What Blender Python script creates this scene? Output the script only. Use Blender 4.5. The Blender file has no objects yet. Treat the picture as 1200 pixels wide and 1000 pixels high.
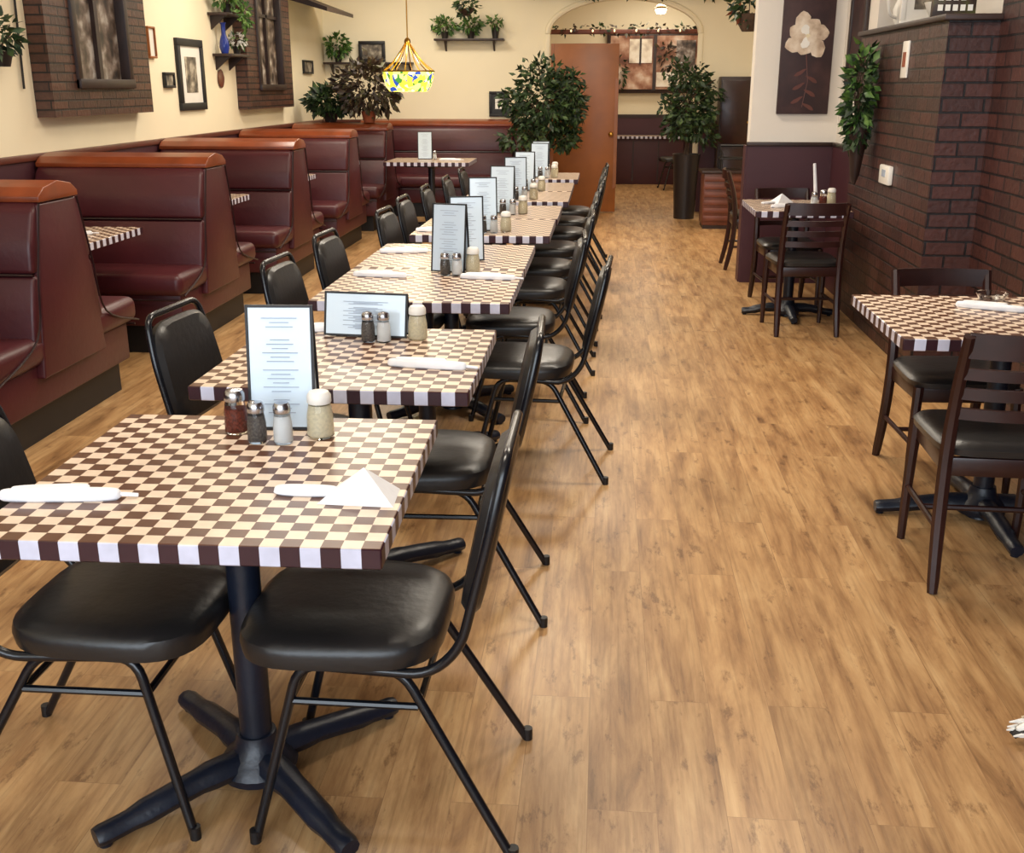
import bpy, bmesh, math, random
from mathutils import Vector, Matrix, Euler
R = random.Random(7)
S = bpy.context.scene
try:
    S.view_settings.view_transform = 'Standard'
    S.view_settings.look = 'None'
except Exception as e:
    print(e)

# ------------------------------------------------------------ materials
def lin(c):
    return tuple(((x/255)/12.92 if x/255 <= .04045 else ((x/255+.055)/1.055)**2.4) for x in c)+(1,)
class NT:
    def __init__(s, name):
        s.m = bpy.data.materials.new(name); s.m.use_nodes = True
        s.t = s.m.node_tree; s.b = s.t.nodes['Principled BSDF']
    def n(s, typ, **k):
        nd = s.t.nodes.new(typ)
        for a, v in k.items():
            if a in nd.inputs: nd.inputs[a].default_value = v
            else: setattr(nd, a, v)
        return nd
    def l(s, a, b): s.t.links.new(a, b)
def M(name, col, rough=.5, metal=0, var=.12, scale=8, bump=0, bscale=60, emit=None, es=0, trans=0, coat=0, ior=None, spec=None):
    q = NT(name); b = q.b
    co = q.n('ShaderNodeTexCoord')
    nz = q.n('ShaderNodeTexNoise'); nz.inputs['Scale'].default_value = scale; nz.inputs['Detail'].default_value = 3
    q.l(co.outputs['Object'], nz.inputs['Vector'])
    rp = q.n('ShaderNodeValToRGB')
    c = lin(col)
    rp.color_ramp.elements[0].position = .3; rp.color_ramp.elements[1].position = .7
    rp.color_ramp.elements[0].color = tuple(x*(1-var) for x in c[:3])+(1,)
    rp.color_ramp.elements[1].color = tuple(min(1, x*(1+var)) for x in c[:3])+(1,)
    q.l(nz.outputs['Fac'], rp.inputs['Fac']); q.l(rp.outputs['Color'], b.inputs['Base Color'])
    b.inputs['Roughness'].default_value = rough; b.inputs['Metallic'].default_value = metal
    b.inputs['Transmission Weight'].default_value = trans
    b.inputs['Coat Weight'].default_value = coat
    if ior: b.inputs['IOR'].default_value = ior
    if spec is not None: b.inputs['Specular IOR Level'].default_value = spec
    if bump:
        n2 = q.n('ShaderNodeTexNoise'); n2.inputs['Scale'].default_value = bscale; n2.inputs['Detail'].default_value = 4
        q.l(co.outputs['Object'], n2.inputs['Vector'])
        bp = q.n('ShaderNodeBump'); bp.inputs['Strength'].default_value = bump; bp.inputs['Distance'].default_value = .01
        q.l(n2.outputs['Fac'], bp.inputs['Height']); q.l(bp.outputs['Normal'], b.inputs['Normal'])
    if emit:
        b.inputs['Emission Color'].default_value = lin(emit); b.inputs['Emission Strength'].default_value = es
    return q.m

CELL = .7605/21
def checker_mat():
    q = NT('check_laminate'); co = q.n('ShaderNodeTexCoord')
    mp = q.n('ShaderNodeMapping'); k = 1/CELL*.999
    mp.inputs['Scale'].default_value = (k, k, 0); mp.inputs['Location'].default_value = (100.5, 100.5, .5)
    q.l(co.outputs['Object'], mp.inputs['Vector'])
    ck = q.n('ShaderNodeTexChecker'); ck.inputs['Scale'].default_value = 1
    ck.inputs['Color1'].default_value = lin((228, 206, 184)); ck.inputs['Color2'].default_value = lin((94, 62, 46))
    q.l(mp.outputs['Vector'], ck.inputs['Vector'])
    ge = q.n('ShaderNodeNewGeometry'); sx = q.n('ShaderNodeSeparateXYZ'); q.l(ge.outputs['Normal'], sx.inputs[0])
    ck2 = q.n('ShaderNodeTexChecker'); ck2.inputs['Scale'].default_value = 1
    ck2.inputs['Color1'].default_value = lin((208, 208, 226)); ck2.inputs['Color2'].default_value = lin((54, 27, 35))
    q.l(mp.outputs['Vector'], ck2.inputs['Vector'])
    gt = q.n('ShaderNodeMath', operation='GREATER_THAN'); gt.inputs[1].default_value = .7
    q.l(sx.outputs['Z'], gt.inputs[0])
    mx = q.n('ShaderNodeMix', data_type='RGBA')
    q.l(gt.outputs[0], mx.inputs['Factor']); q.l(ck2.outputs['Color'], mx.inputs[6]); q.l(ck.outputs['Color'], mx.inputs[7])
    nz = q.n('ShaderNodeTexNoise'); nz.inputs['Scale'].default_value = 30; q.l(co.outputs['Object'], nz.inputs['Vector'])
    ad = q.n('ShaderNodeMath', operation='ADD'); ad.inputs[1].default_value = .45; q.l(nz.outputs['Fac'], ad.inputs[0])
    hs = q.n('ShaderNodeMix', data_type='RGBA', blend_type='MULTIPLY'); hs.inputs['Factor'].default_value = .35
    q.l(mx.outputs[2], hs.inputs[6]); q.l(ad.outputs[0], hs.inputs[7])
    q.l(hs.outputs[2], q.b.inputs['Base Color'])
    q.b.inputs['Roughness'].default_value = .28
    return q.m

def floor_mat():
    q = NT('vinyl_plank'); co = q.n('ShaderNodeTexCoord')
    sp = q.n('ShaderNodeSeparateXYZ'); q.l(co.outputs['Object'], sp.inputs[0])
    cb = q.n('ShaderNodeCombineXYZ'); q.l(sp.outputs['Y'], cb.inputs['X']); q.l(sp.outputs['X'], cb.inputs['Y'])
    br = q.n('ShaderNodeTexBrick'); br.offset = .37; br.offset_frequency = 2
    for a, v in (('Scale', 1), ('Mortar Size', .0009), ('Mortar Smooth', .3), ('Bias', 0), ('Brick Width', 1.22), ('Row Height', .152)):
        br.inputs[a].default_value = v
    br.inputs['Color1'].default_value = (0, 0, 0, 1); br.inputs['Color2'].default_value = (1, 1, 1, 1); br.inputs['Mortar'].default_value = (.3, .3, .3, 1)
    q.l(cb.outputs[0], br.inputs['Vector'])
    sc = q.n('ShaderNodeVectorMath', operation='SCALE'); sc.inputs['Scale'].default_value = 7.3
    q.l(br.outputs['Color'], sc.inputs[0])
    ad = q.n('ShaderNodeVectorMath', operation='ADD'); q.l(co.outputs['Object'], ad.inputs[0]); q.l(sc.outputs[0], ad.inputs[1])
    mp = q.n('ShaderNodeMapping'); mp.inputs['Scale'].default_value = (11, 1.7, 1); q.l(ad.outputs[0], mp.inputs['Vector'])
    n1 = q.n('ShaderNodeTexNoise'); n1.inputs['Scale'].default_value = 1.3; n1.inputs['Detail'].default_value = 9; n1.inputs['Roughness'].default_value = .64; n1.inputs['Distortion'].default_value = .35
    q.l(mp.outputs[0], n1.inputs['Vector'])
    rp = q.n('ShaderNodeValToRGB'); e = rp.color_ramp.elements
    e[0].position = .26; e[0].color = lin((118, 84, 52)); e[1].position = .76; e[1].color = lin((210, 174, 126))
    x = rp.color_ramp.elements.new(.40); x.color = lin((160, 120, 78))
    x = rp.color_ramp.elements.new(.54); x.color = lin((186, 146, 99))
    q.l(n1.outputs['Fac'], rp.inputs['Fac'])
    mp2 = q.n('ShaderNodeMapping'); mp2.inputs['Scale'].default_value = (70, 2.6, 1); q.l(ad.outputs[0], mp2.inputs['Vector'])
    n2 = q.n('ShaderNodeTexNoise'); n2.inputs['Scale'].default_value = 1.3; n2.inputs['Detail'].default_value = 6; n2.inputs['Distortion'].default_value = .25; q.l(mp2.outputs[0], n2.inputs['Vector'])
    r2 = q.n('ShaderNodeValToRGB'); r2.color_ramp.elements[0].position = .3; r2.color_ramp.elements[0].color = (.6, .55, .5, 1); r2.color_ramp.elements[1].position = .52; r2.color_ramp.elements[1].color = (1, 1, 1, 1)
    q.l(n2.outputs['Fac'], r2.inputs['Fac'])
    m1 = q.n('ShaderNodeMix', data_type='RGBA', blend_type='MULTIPLY'); m1.inputs['Factor'].default_value = .6
    q.l(rp.outputs[0], m1.inputs[6]); q.l(r2.outputs[0], m1.inputs[7])
    mp3 = q.n('ShaderNodeMapping'); mp3.inputs['Scale'].default_value = (8, 2.8, 1); q.l(ad.outputs[0], mp3.inputs['Vector'])
    n3 = q.n('ShaderNodeTexNoise'); n3.inputs['Scale'].default_value = 2.6; n3.inputs['Detail'].default_value = 7; n3.inputs['Roughness'].default_value = .72; q.l(mp3.outputs[0], n3.inputs['Vector'])
    r4 = q.n('ShaderNodeValToRGB'); r4.color_ramp.elements[0].position = .34; r4.color_ramp.elements[0].color = (.42, .35, .3, 1); r4.color_ramp.elements[1].position = .43; r4.color_ramp.elements[1].color = (1, 1, 1, 1)
    q.l(n3.outputs['Fac'], r4.inputs['Fac'])
    m5 = q.n('ShaderNodeMix', data_type='RGBA', blend_type='MULTIPLY'); m5.inputs['Factor'].default_value = .75
    q.l(m1.outputs[2], m5.inputs[6]); q.l(r4.outputs[0], m5.inputs[7])
    r3 = q.n('ShaderNodeValToRGB'); r3.color_ramp.elements[0].color = (.88, .87, .86, 1); r3.color_ramp.elements[1].color = (1.05, 1.04, 1.03, 1)
    q.l(br.outputs['Color'], r3.inputs['Fac'])
    m2 = q.n('ShaderNodeMix', data_type='RGBA', blend_type='MULTIPLY'); m2.inputs['Factor'].default_value = 1
    q.l(m5.outputs[2], m2.inputs[6]); q.l(r3.outputs[0], m2.inputs[7])
    m3 = q.n('ShaderNodeMix', data_type='RGBA'); m3.inputs[7].default_value = lin((110, 76, 46))
    mm = q.n('ShaderNodeMath', operation='MULTIPLY'); mm.inputs[1].default_value = .45; q.l(br.outputs['Fac'], mm.inputs[0])
    q.l(mm.outputs[0], m3.inputs['Factor']); q.l(m2.outputs[2], m3.inputs[6]); q.l(m3.outputs[2], q.b.inputs['Base Color'])
    q.b.inputs['Roughness'].default_value = .36
    bp = q.n('ShaderNodeBump'); bp.inputs['Strength'].default_value = .1; bp.inputs['Distance'].default_value = .003
    q.l(n2.outputs['Fac'], bp.inputs['Height']); q.l(bp.outputs['Normal'], q.b.inputs['Normal'])
    return q.m

def brick_mat(name, c1, c2, mo, w=.21, h=.073):
    q = NT(name); co = q.n('ShaderNodeTexCoord')
    sp = q.n('ShaderNodeSeparateXYZ'); q.l(co.outputs['Object'], sp.inputs[0])
    ad = q.n('ShaderNodeMath', operation='ADD'); q.l(sp.outputs['X'], ad.inputs[0]); q.l(sp.outputs['Y'], ad.inputs[1])
    cb = q.n('ShaderNodeCombineXYZ'); q.l(ad.outputs[0], cb.inputs['X']); q.l(sp.outputs['Z'], cb.inputs['Y'])
    br = q.n('ShaderNodeTexBrick')
    for a, v in (('Scale', 1), ('Mortar Size', .006), ('Mortar Smooth', .25), ('Bias', 0), ('Brick Width', w), ('Row Height', h)):
        br.inputs[a].default_value = v
    br.inputs['Color1'].default_value = lin(c1); br.inputs['Color2'].default_value = lin(c2); br.inputs['Mortar'].default_value = lin(mo)
    q.l(cb.outputs[0], br.inputs['Vector'])
    nz = q.n('ShaderNodeTexNoise'); nz.inputs['Scale'].default_value = 35; nz.inputs['Detail'].default_value = 5; q.l(co.outputs['Object'], nz.inputs['Vector'])
    rp = q.n('ShaderNodeValToRGB'); rp.color_ramp.elements[0].color = (.5, .5, .5, 1); rp.color_ramp.elements[1].color = (1.4, 1.4, 1.4, 1); q.l(nz.outputs['Fac'], rp.inputs['Fac'])
    mx = q.n('ShaderNodeMix', data_type='RGBA', blend_type='MULTIPLY'); mx.inputs['Factor'].default_value = 1
    q.l(br.outputs['Color'], mx.inputs[6]); q.l(rp.outputs[0], mx.inputs[7]); q.l(mx.outputs[2], q.b.inputs['Base Color'])
    q.b.inputs['Roughness'].default_value = .45
    mt = q.n('ShaderNodeMath', operation='MULTIPLY_ADD'); mt.inputs[1].default_value = -1; q.l(br.outputs['Fac'], mt.inputs[0])
    m4 = q.n('ShaderNodeMath', operation='MULTIPLY'); m4.inputs[1].default_value = .35; q.l(nz.outputs['Fac'], m4.inputs[0]); q.l(m4.outputs[0], mt.inputs[2])
    bp = q.n('ShaderNodeBump'); bp.inputs['Strength'].default_value = .9; bp.inputs['Distance'].default_value = .01
    q.l(mt.outputs[0], bp.inputs['Height']); q.l(bp.outputs['Normal'], q.b.inputs['Normal'])
    return q.m

def multi_mat(name, cols, scale=6, emit=0, rough=.5, vor=False, z=1):
    q = NT(name); co = q.n('ShaderNodeTexCoord')
    if vor:
        nz = q.n('ShaderNodeTexVoronoi'); nz.inputs['Scale'].default_value = scale; out = nz.outputs['Color']
    else:
        nz = q.n('ShaderNodeTexNoise'); nz.inputs['Scale'].default_value = scale; nz.inputs['Detail'].default_value = 4; out = nz.outputs['Fac']
    mp = q.n('ShaderNodeMapping'); mp.inputs['Scale'].default_value = (1, 1, z); q.l(co.outputs['Object'], mp.inputs['Vector'])
    q.l(mp.outputs[0], nz.inputs['Vector'])
    rp = q.n('ShaderNodeValToRGB')
    if vor: rp.color_ramp.interpolation = 'CONSTANT'
    n = len(cols)
    lo, hi = (.32, .68)
    for i, c in enumerate(cols):
        p = lo+(hi-lo)*i/(n-1) if not vor else .15+.7*i/n
        if i < 2: el = rp.color_ramp.elements[i]; el.position = p
        else: el = rp.color_ramp.elements.new(p)
        el.color = lin(c)
    q.l(out, rp.inputs['Fac']); q.l(rp.outputs[0], q.b.inputs['Base Color']); q.b.inputs['Roughness'].default_value = rough
    if emit:
        q.l(rp.outputs[0], q.b.inputs['Emission Color']); q.b.inputs['Emission Strength'].default_value = emit
    return q.m

m_check = checker_mat(); m_floor = floor_mat()
m_brick = brick_mat('dark_brick', (78, 44, 38), (56, 32, 29), (22, 15, 16))
m_brickl = brick_mat('brown_brick', (92, 58, 44), (66, 42, 34), (32, 22, 20), .2, .055)
m_cream = M('cream_paint', (238, 226, 196), .7, var=.03, scale=1.5, bump=.05, bscale=90)
m_white = M('white_paint', (230, 223, 213), .7, var=.03, scale=1.5, bump=.05, bscale=90)
m_ceil = M('ceiling_paint', (222, 214, 200), .8, var=.03)
m_wains = M('maroon_paint', (68, 32, 40), .5, var=.08, scale=3)
m_maroon = M('maroon_vinyl', (74, 26, 32), .4, var=.16, scale=3, bump=.12, bscale=25)
m_maroon2 = M('maroon_vinyl_seam', (36, 14, 18), .4, var=.1)
m_cap = M('booth_cap_warm_sheen', (128, 60, 30), .3, var=.2, scale=6)  # orange is warm light reflected on the vinyl top, painted into the colour
m_rail = M('chair_rail_wood', (92, 46, 34), .4, var=.15)
m_kick = M('black_kick', (18, 16, 18), .5)
m_black = M('black_vinyl', (31, 29, 29), .36, var=.15, scale=6, bump=.1, bscale=40)
m_bmetal = M('black_enamel', (14, 16, 22), .25, var=.1)
m_iron = M('cast_iron', (16, 22, 36), .38, var=.2, bump=.1, bscale=80)
m_mahog = M('mahogany', (46, 22, 19), .3, var=.25, scale=9)
m_wood = M('door_oak', (142, 82, 34), .4, var=.15, scale=4)
m_dwood = M('dark_wood', (46, 29, 24), .45, var=.2)
m_cabw = M('cabinet_wood', (104, 56, 40), .4, var=.2)
m_chrome = M('chrome', (190, 190, 195), .2, metal=1, var=.03)
m_glass = M('glass', (245, 248, 250), .03, var=0, trans=1, ior=1.3)
m_salt = M('salt', (238, 238, 236), .8, var=.03)
m_pepper = M('pepper', (98, 90, 84), .9, var=.4, scale=200)
m_parm = M('parmesan', (232, 218, 184), .9, var=.1, scale=150)
m_redp = M('red_pepper_flakes', (110, 46, 28), .9, var=.5, scale=200)
m_paper = M('menu_paper', (206, 222, 236), .25, var=.02, coat=.3)
m_ink = M('menu_ink', (156, 168, 186), .6)
m_nap = M('napkin_cloth', (232, 232, 236), .85, var=.04, scale=20, bump=.15, bscale=60)
m_leaf = multi_mat('leaf_green', [(14, 26, 14), (34, 56, 26), (70, 92, 46)], 14, rough=.55)
m_leaf2 = multi_mat('leaf_bright', [(34, 62, 24), (68, 106, 42), (114, 144, 68)], 14, rough=.5)
m_leaf3 = multi_mat('leaf_purple', [(34, 24, 22), (62, 46, 36), (84, 84, 50)], 14, rough=.5)
m_bark = M('bark', (74, 56, 42), .9, var=.3, scale=30)
m_pot = M('pot_dark', (34, 28, 28), .4)
m_terra = M('terracotta', (140, 72, 44), .7)
m_flower = M('flower_white', (240, 236, 228), .7, var=.06)
m_petal = multi_mat('petal_paint', [(150, 120, 100), (206, 184, 160), (236, 222, 204)], 9, rough=.6)
m_canvas = multi_mat('canvas_brown', [(44, 26, 30), (54, 32, 34), (70, 44, 44)], 6, rough=.6)
m_mural = multi_mat('mural', [(40, 34, 32), (82, 68, 58), (128, 114, 104), (184, 178, 170)], 9, rough=.4)
m_mural2 = multi_mat('mural_warm', [(70, 38, 28), (136, 84, 58), (190, 150, 124), (226, 208, 190)], 3.5, rough=.5)
m_murlt = multi_mat('mural_light', [(180, 160, 140), (232, 220, 200), (250, 244, 232)], 6, rough=.5)
m_pic = multi_mat('picture_print', [(50, 46, 44), (120, 110, 96), (200, 190, 170)], 12)
m_stain = multi_mat('stained_glass', [(250, 220, 60), (60, 120, 50), (250, 236, 120), (40, 70, 150), (230, 210, 60), (250, 240, 170)], 24, emit=1.7, vor=True)
m_brass = M('brass', (170, 130, 60), .3, metal=1)
m_blue = M('blue_glass', (30, 50, 130), .2)
m_plastic = M('white_plastic', (232, 228, 220), .4, var=.02)
m_bulb = M('bulb', (255, 240, 210), .5, emit=(255, 232, 190), es=14)
m_fairy = M('fairy_bulb', (255, 236, 200), .5, emit=(255, 226, 170), es=1.2)
m_feather = M('feather', (238, 234, 226), .9, var=.08, scale=40)
m_feathert = M('feather_tan', (206, 188, 156), .9, var=.15, scale=40)

# ------------------------------------------------------------ mesh builder
def catmull(P, n=6):
    P = [Vector(p) for p in P]; out = []
    for i in range(len(P)-1):
        p0 = P[max(i-1, 0)]; p1 = P[i]; p2 = P[i+1]; p3 = P[min(i+2, len(P)-1)]
        for k in range(n):
            t = k/n
            out.append(.5*((2*p1)+(p2-p0)*t+(2*p0-5*p1+4*p2-p3)*t*t+(3*p1-p0-3*p2+p3)*t**3))
    out.append(P[-1]); return out
def fillet(P, r=.04, n=5):
    P = [Vector(p) for p in P]; out = [P[0]]
    for i in range(1, len(P)-1):
        a = (P[i-1]-P[i]); b = (P[i+1]-P[i]); rr = min(r, a.length*.49, b.length*.49)
        A = P[i]+a.normalized()*rr; C = P[i]+b.normalized()*rr
        for k in range(n+1):
            t = k/n; out.append((1-t)**2*A+2*t*(1-t)*P[i]+t*t*C)
    out.append(P[-1]); return out
class B:
    def __init__(s): s.bm = bmesh.new(); s.mats = []
    def mi(s, m):
        if m not in s.mats: s.mats.append(m)
        return s.mats.index(m)
    def merge(s, t, mat, mx=None):
        if mx is not None: bmesh.ops.transform(t, matrix=mx, verts=t.verts)
        i = s.mi(mat)
        for f in t.faces: f.material_index = i
        bmesh.ops.recalc_face_normals(t, faces=t.faces[:])
        me = bpy.data.meshes.new('t'); t.to_mesh(me); t.free(); s.bm.from_mesh(me); bpy.data.meshes.remove(me)
    def box(s, c, d, mat, bev=0, rot=(0, 0, 0), seg=2):
        t = bmesh.new(); bmesh.ops.create_cube(t, size=1)
        bmesh.ops.scale(t, vec=d, verts=t.verts)
        if bev: bmesh.ops.bevel(t, geom=t.edges[:], offset=bev, segments=seg, profile=.5, affect='EDGES')
        s.merge(t, mat, Matrix.Translation(c) @ Euler(rot).to_matrix().to_4x4()); return s
    def b2(s, lo, hi, mat, bev=0, seg=2):
        return s.box([(a+b)/2 for a, b in zip(lo, hi)], [abs(b-a) for a, b in zip(lo, hi)], mat, bev, seg=seg)
    def tube(s, P, r, mat, seg=10, sx=1, cap=True):
        P = [Vector(p) for p in P]; n = len(P)
        rr = r if isinstance(r, (list, tuple)) else [r]*n
        if len(rr) != n:
            rr = [rr[0]+(rr[-1]-rr[0])*i/(n-1) for i in range(n)]
        t = bmesh.new(); rings = []; T0 = (P[1]-P[0]).normalized()
        up = Vector((0, 0, 1)) if abs(T0.z) < .9 else Vector((0, 1, 0))
        N = T0.cross(up).normalized()
        for i in range(n):
            T = (P[min(i+1, n-1)]-P[max(i-1, 0)]).normalized()
            N = (N-T*N.dot(T)).normalized(); Bn = T.cross(N)
            rings.append([t.verts.new(P[i]+(N*math.cos(a)*sx+Bn*math.sin(a))*rr[i]) for a in [2*math.pi*k/seg for k in range(seg)]])
        for i in range(n-1):
            for k in range(seg):
                t.faces.new((rings[i][k], rings[i][(k+1) % seg], rings[i+1][(k+1) % seg], rings[i+1][k]))
        if cap: t.faces.new(rings[0]); t.faces.new(rings[-1])
        s.merge(t, mat); return s
    def lathe(s, prof, mat, c=(0, 0, 0), seg=24, capb=True, capt=True, mx=None):
        t = bmesh.new(); rings = []
        for r, z in prof:
            rings.append([t.verts.new((c[0]+max(r, 1e-4)*math.cos(2*math.pi*k/seg), c[1]+max(r, 1e-4)*math.sin(2*math.pi*k/seg), c[2]+z)) for k in range(seg)])
        for i in range(len(rings)-1):
            for k in range(seg):
                t.faces.new((rings[i][k], rings[i][(k+1) % seg], rings[i+1][(k+1) % seg], rings[i+1][k]))
        if capb: t.faces.new(rings[0])
        if capt: t.faces.new(rings[-1])
        s.merge(t, mat, mx); return s
    def pad(s, w, d, layers, mat, mx=None, e=4, taper=0, n=36):
        """superellipse slab. w along y, d along x; layers (z,scale)"""
        t = bmesh.new(); rings = []
        for z, k in layers:
            ring = []
            for i in range(n):
                a = 2*math.pi*i/n; ca, sa = math.cos(a), math.sin(a)
                x = math.copysign(abs(ca)**(2/e), ca); y = math.copysign(abs(sa)**(2/e), sa)
                ins = (1-k)*.5*min(w, d)
                X = x*(d/2-ins); Y = y*(w/2-ins)*(1+taper*x)
                ring.append(t.verts.new((X, Y, z)))
            rings.append(ring)
        for i in range(len(rings)-1):
            for k in range(n):
                t.faces.new((rings[i][k], rings[i][(k+1) % n], rings[i+1][(k+1) % n], rings[i+1][k]))
        t.faces.new(rings[0]); t.faces.new(rings[-1])
        s.merge(t, mat, mx); return s
    def prism(s, poly, lo, hi, mat, axis='x', bev=0):
        t = bmesh.new()
        def P(a, b, h): return (h, a, b) if axis == 'x' else ((a, h, b) if axis == 'y' else (a, b, h))
        v = [t.verts.new(P(a, b, lo)) for a, b in poly]
        f = t.faces.new(v); r = bmesh.ops.extrude_face_region(t, geom=[f])
        vs = [g for g in r['geom'] if isinstance(g, bmesh.types.BMVert)]
        d = P(0, 0, hi-lo) if axis == 'z' else ((hi-lo, 0, 0) if axis == 'x' else (0, hi-lo, 0))
        bmesh.ops.translate(t, vec=d, verts=vs)
        if bev: bmesh.ops.bevel(t, geom=t.edges[:], offset=bev, segments=3, profile=.5, affect='EDGES')
        s.merge(t, mat); return s
    def leaves(s, c, rad, n, size, mat, droop=.3, shell=.5, clamp=None):
        t = bmesh.new()
        for _ in range(n):
            while True:
                v = Vector((R.uniform(-1, 1), R.uniform(-1, 1), R.uniform(-1, 1)))
                if shell < v.length <= 1 or (v.length <= 1 and R.random() < .35): break
            jit = 1+R.uniform(-.12, .18)
            p = Vector(c)+Vector((v.x*rad[0], v.y*rad[1], v.z*rad[2]))*jit
            d = (v.normalized()+Vector((R.uniform(-.8, .8), R.uniform(-.8, .8), R.uniform(-.8, .5)-droop))).normalized()
            sd = d.cross(Vector((R.uniform(-1, 1), R.uniform(-1, 1), R.uniform(-.3, 1)))).normalized()
            nn = d.cross(sd)
            L = size*R.uniform(.7, 1.3); w = L*.24
            pts = [p, p+d*L*.45+sd*w+nn*L*.07, p+d*L-nn*L*.12, p+d*L*.45-sd*w+nn*L*.07, p+d*L*.5]
            if clamp:
                ax, sg, lim = clamp
                for q_ in pts:
                    if sg*q_[ax] > sg*lim: q_[ax] = lim-sg*R.uniform(0, .02)
            a, b, e, g, m = [t.verts.new(q_) for q_ in pts]
            t.faces.new((a, b, m)); t.faces.new((b, e, m)); t.faces.new((e, g, m)); t.faces.new((g, a, m))
        i = s.mi(mat)
        for f in t.faces: f.material_index = i
        me = bpy.data.meshes.new('t'); t.to_mesh(me); t.free(); s.bm.from_mesh(me); bpy.data.meshes.remove(me)
        return s
    def mesh(s, name, ang=38):
        me = bpy.data.meshes.new(name); s.bm.to_mesh(me); s.bm.free()
        for m in s.mats: me.materials.append(m)
        for p in me.polygons: p.use_smooth = True
        me.set_sharp_from_angle(angle=math.radians(ang)); return me
    def obj(s, name, loc=(0, 0, 0), rz=0, ang=38):
        return put(s.mesh(name, ang), name, loc, rz)
def put(me, name, loc=(0, 0, 0), rz=0):
    o = bpy.data.objects.new(name, me); S.collection.objects.link(o)
    o.location = loc; o.rotation_euler = (0, 0, math.radians(rz)); return o

# ------------------------------------------------------------ room
XL = -3.5; YB = 13.8; H = 3.0
B().b2((-3.7, -2.6, -.1), (3.2, 18.4, 0), m_floor).obj('floor')
B().b2((-3.7, -2.6, H), (3.2, 18.4, H+.1), m_ceil).obj('ceiling')
B().b2((-3.7, -2.6, 0), (XL, 18.4, H), m_cream).obj('wall_left')
B().b2((XL, -2.5, 0), (XL+.02, YB-.01, 1.08), m_wains).b2((XL, -2.5, 1.08), (XL+.035, YB-.01, 1.12), m_rail, .006).obj('trim_1')
ax0, ax1, spr, crown = -.72, 1.12, 2.12, 2.53
cx = (ax0+ax1)/2; hw = (ax1-ax0)/2
arc = [(cx-hw*math.cos(math.pi*i/20), spr+(crown-spr)*math.sin(math.pi*i/20)) for i in range(21)]
poly = [(XL, 0), (ax0, 0)]+arc+[(ax1, 0), (2.7, 0), (2.7, H), (XL, H)]
B().prism(poly, YB, YB+.16, m_cream, 'y').obj('wall_back', ang=20)
b = B(); b.tube([(x, YB-.012, z) for x, z in arc], .035, m_cream, 8)
b.box((ax0, YB-.012, spr/2), (.06, .03, spr), m_cream, .006).box((ax1, YB-.012, spr/2), (.06, .03, spr), m_cream, .006)
b.obj('trim_2')
B().b2((1.16, YB-.02, 0), (2.68, YB, 1.08), m_wains).b2((1.16, YB-.035, 1.08), (2.68, YB, 1.11), m_rail).obj('trim_3')
B().b2((XL+.04, YB-.02, 0), (ax0-.04, YB, 1.08), m_wains).b2((XL+.04, YB-.035, 1.08), (ax0-.04, YB, 1.11), m_rail).obj('trim_4')
B().b2((2.7, 8.9, 0), (2.85, YB+.16, H), m_cream).obj('wall_right_rear')
B().b2((1.13, 8.74, 0), (2.7, 8.9, H), m_white).obj('wall_divider')
B().b2((1.79, 7.75, 0), (2.7, 8.74, H), m_white).obj('wall_right_alcove')
b = B(); b.b2((1.115, 8.715, 0), (1.775, 8.74, 1.07), m_wains).b2((1.105, 8.70, 1.07), (1.775, 8.74, 1.10), m_dwood, .005)
b.b2((1.105, 8.74, 0), (1.13, 8.9, 1.07), m_wains)
b.obj('trim_5')
b = B(); b.b2((1.765, 7.75, 0), (1.79, 8.715, 1.07), m_wains).b2((1.755, 7.75, 1.07), (1.79, 8.70, 1.10), m_dwood, .005)
b.obj('trim_7')
B().b2((1.70, 5.85, 0), (2.1, 7.75, 1.83), m_brick).obj('wall_brick_partition')
B().b2((1.67, 5.82, 1.83), (2.1, 7.76, 1.86), m_dwood, .005).obj('ledge_shelf')
B().b2((2.1, 5.85, 0), (2.7, 7.75, H), m_white).obj('wall_right_upper')
B().b2((1.95, -2.6, 0), (2.1, 5.85, H), m_brick).obj('wall_right')
b = B(); b.b2((XL, -2.6, 0), (1.95, -2.5, .6), m_white).b2((XL, -2.6, 2.6), (1.95, -2.5, H), m_white)
for x in (XL, -1.8, .0, 1.75): b.b2((x, -2.6, .6), (x+.2, -2.5, 2.6), m_white)
b.obj('wall_front')
b = B()
for x0, x1 in ((XL+.2, -1.8), (-1.6, 0), (.2, 1.75)):
    for z in (.62, 2.58): b.b2((x0, -2.57, z-.03), (x1, -2.52, z+.03), m_dwood)
b.obj('window_1')
# far room
B().b2((-1.6, 18.2, 0), (3.2, 18.4, H), m_cream).obj('wall_far')
B().b2((-1.6, YB+.16, 0), (-1.5, 18.2, H), m_cream).obj('wall_far_left')
B().b2((2.9, YB+.16, 0), (3.0, 18.2, H), m_cream).obj('wall_far_right')
B().b2((-1.5, 18.17, 0), (2.9, 18.2, 1.02), m_wains).b2((-1.5, 18.16, 1.02), (2.9, 18.2, 1.07), m_dwood).obj('trim_6')
b = B(); b.b2((.0, 18.10, 1.40), (1.55, 18.19, 2.33), m_dwood, .01).b2((.06, 18.08, 1.46), (1.49, 18.10, 2.27), m_mural2)
b.b2((.36, 18.07, 1.86), (.72, 18.08, 2.22), m_murlt).b2((.52, 18.06, 1.84), (.55, 18.07, 2.24), m_dwood)
b.b2((.80, 18.065, 1.5), (1.42, 18.08, 1.72), m_murlt).b2((.74, 18.055, 1.44), (.79, 18.09, 2.29), m_dwood).b2((1.1, 18.06, 1.72), (1.4, 18.08, 2.2), m_mural)
b.leaves((.2, 18.04, 1.75), (.12, .02, .25), 60, .1, m_leaf).leaves((.95, 18.04, 1.95), (.12, .02, .2), 50, .1, m_leaf3)
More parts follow.
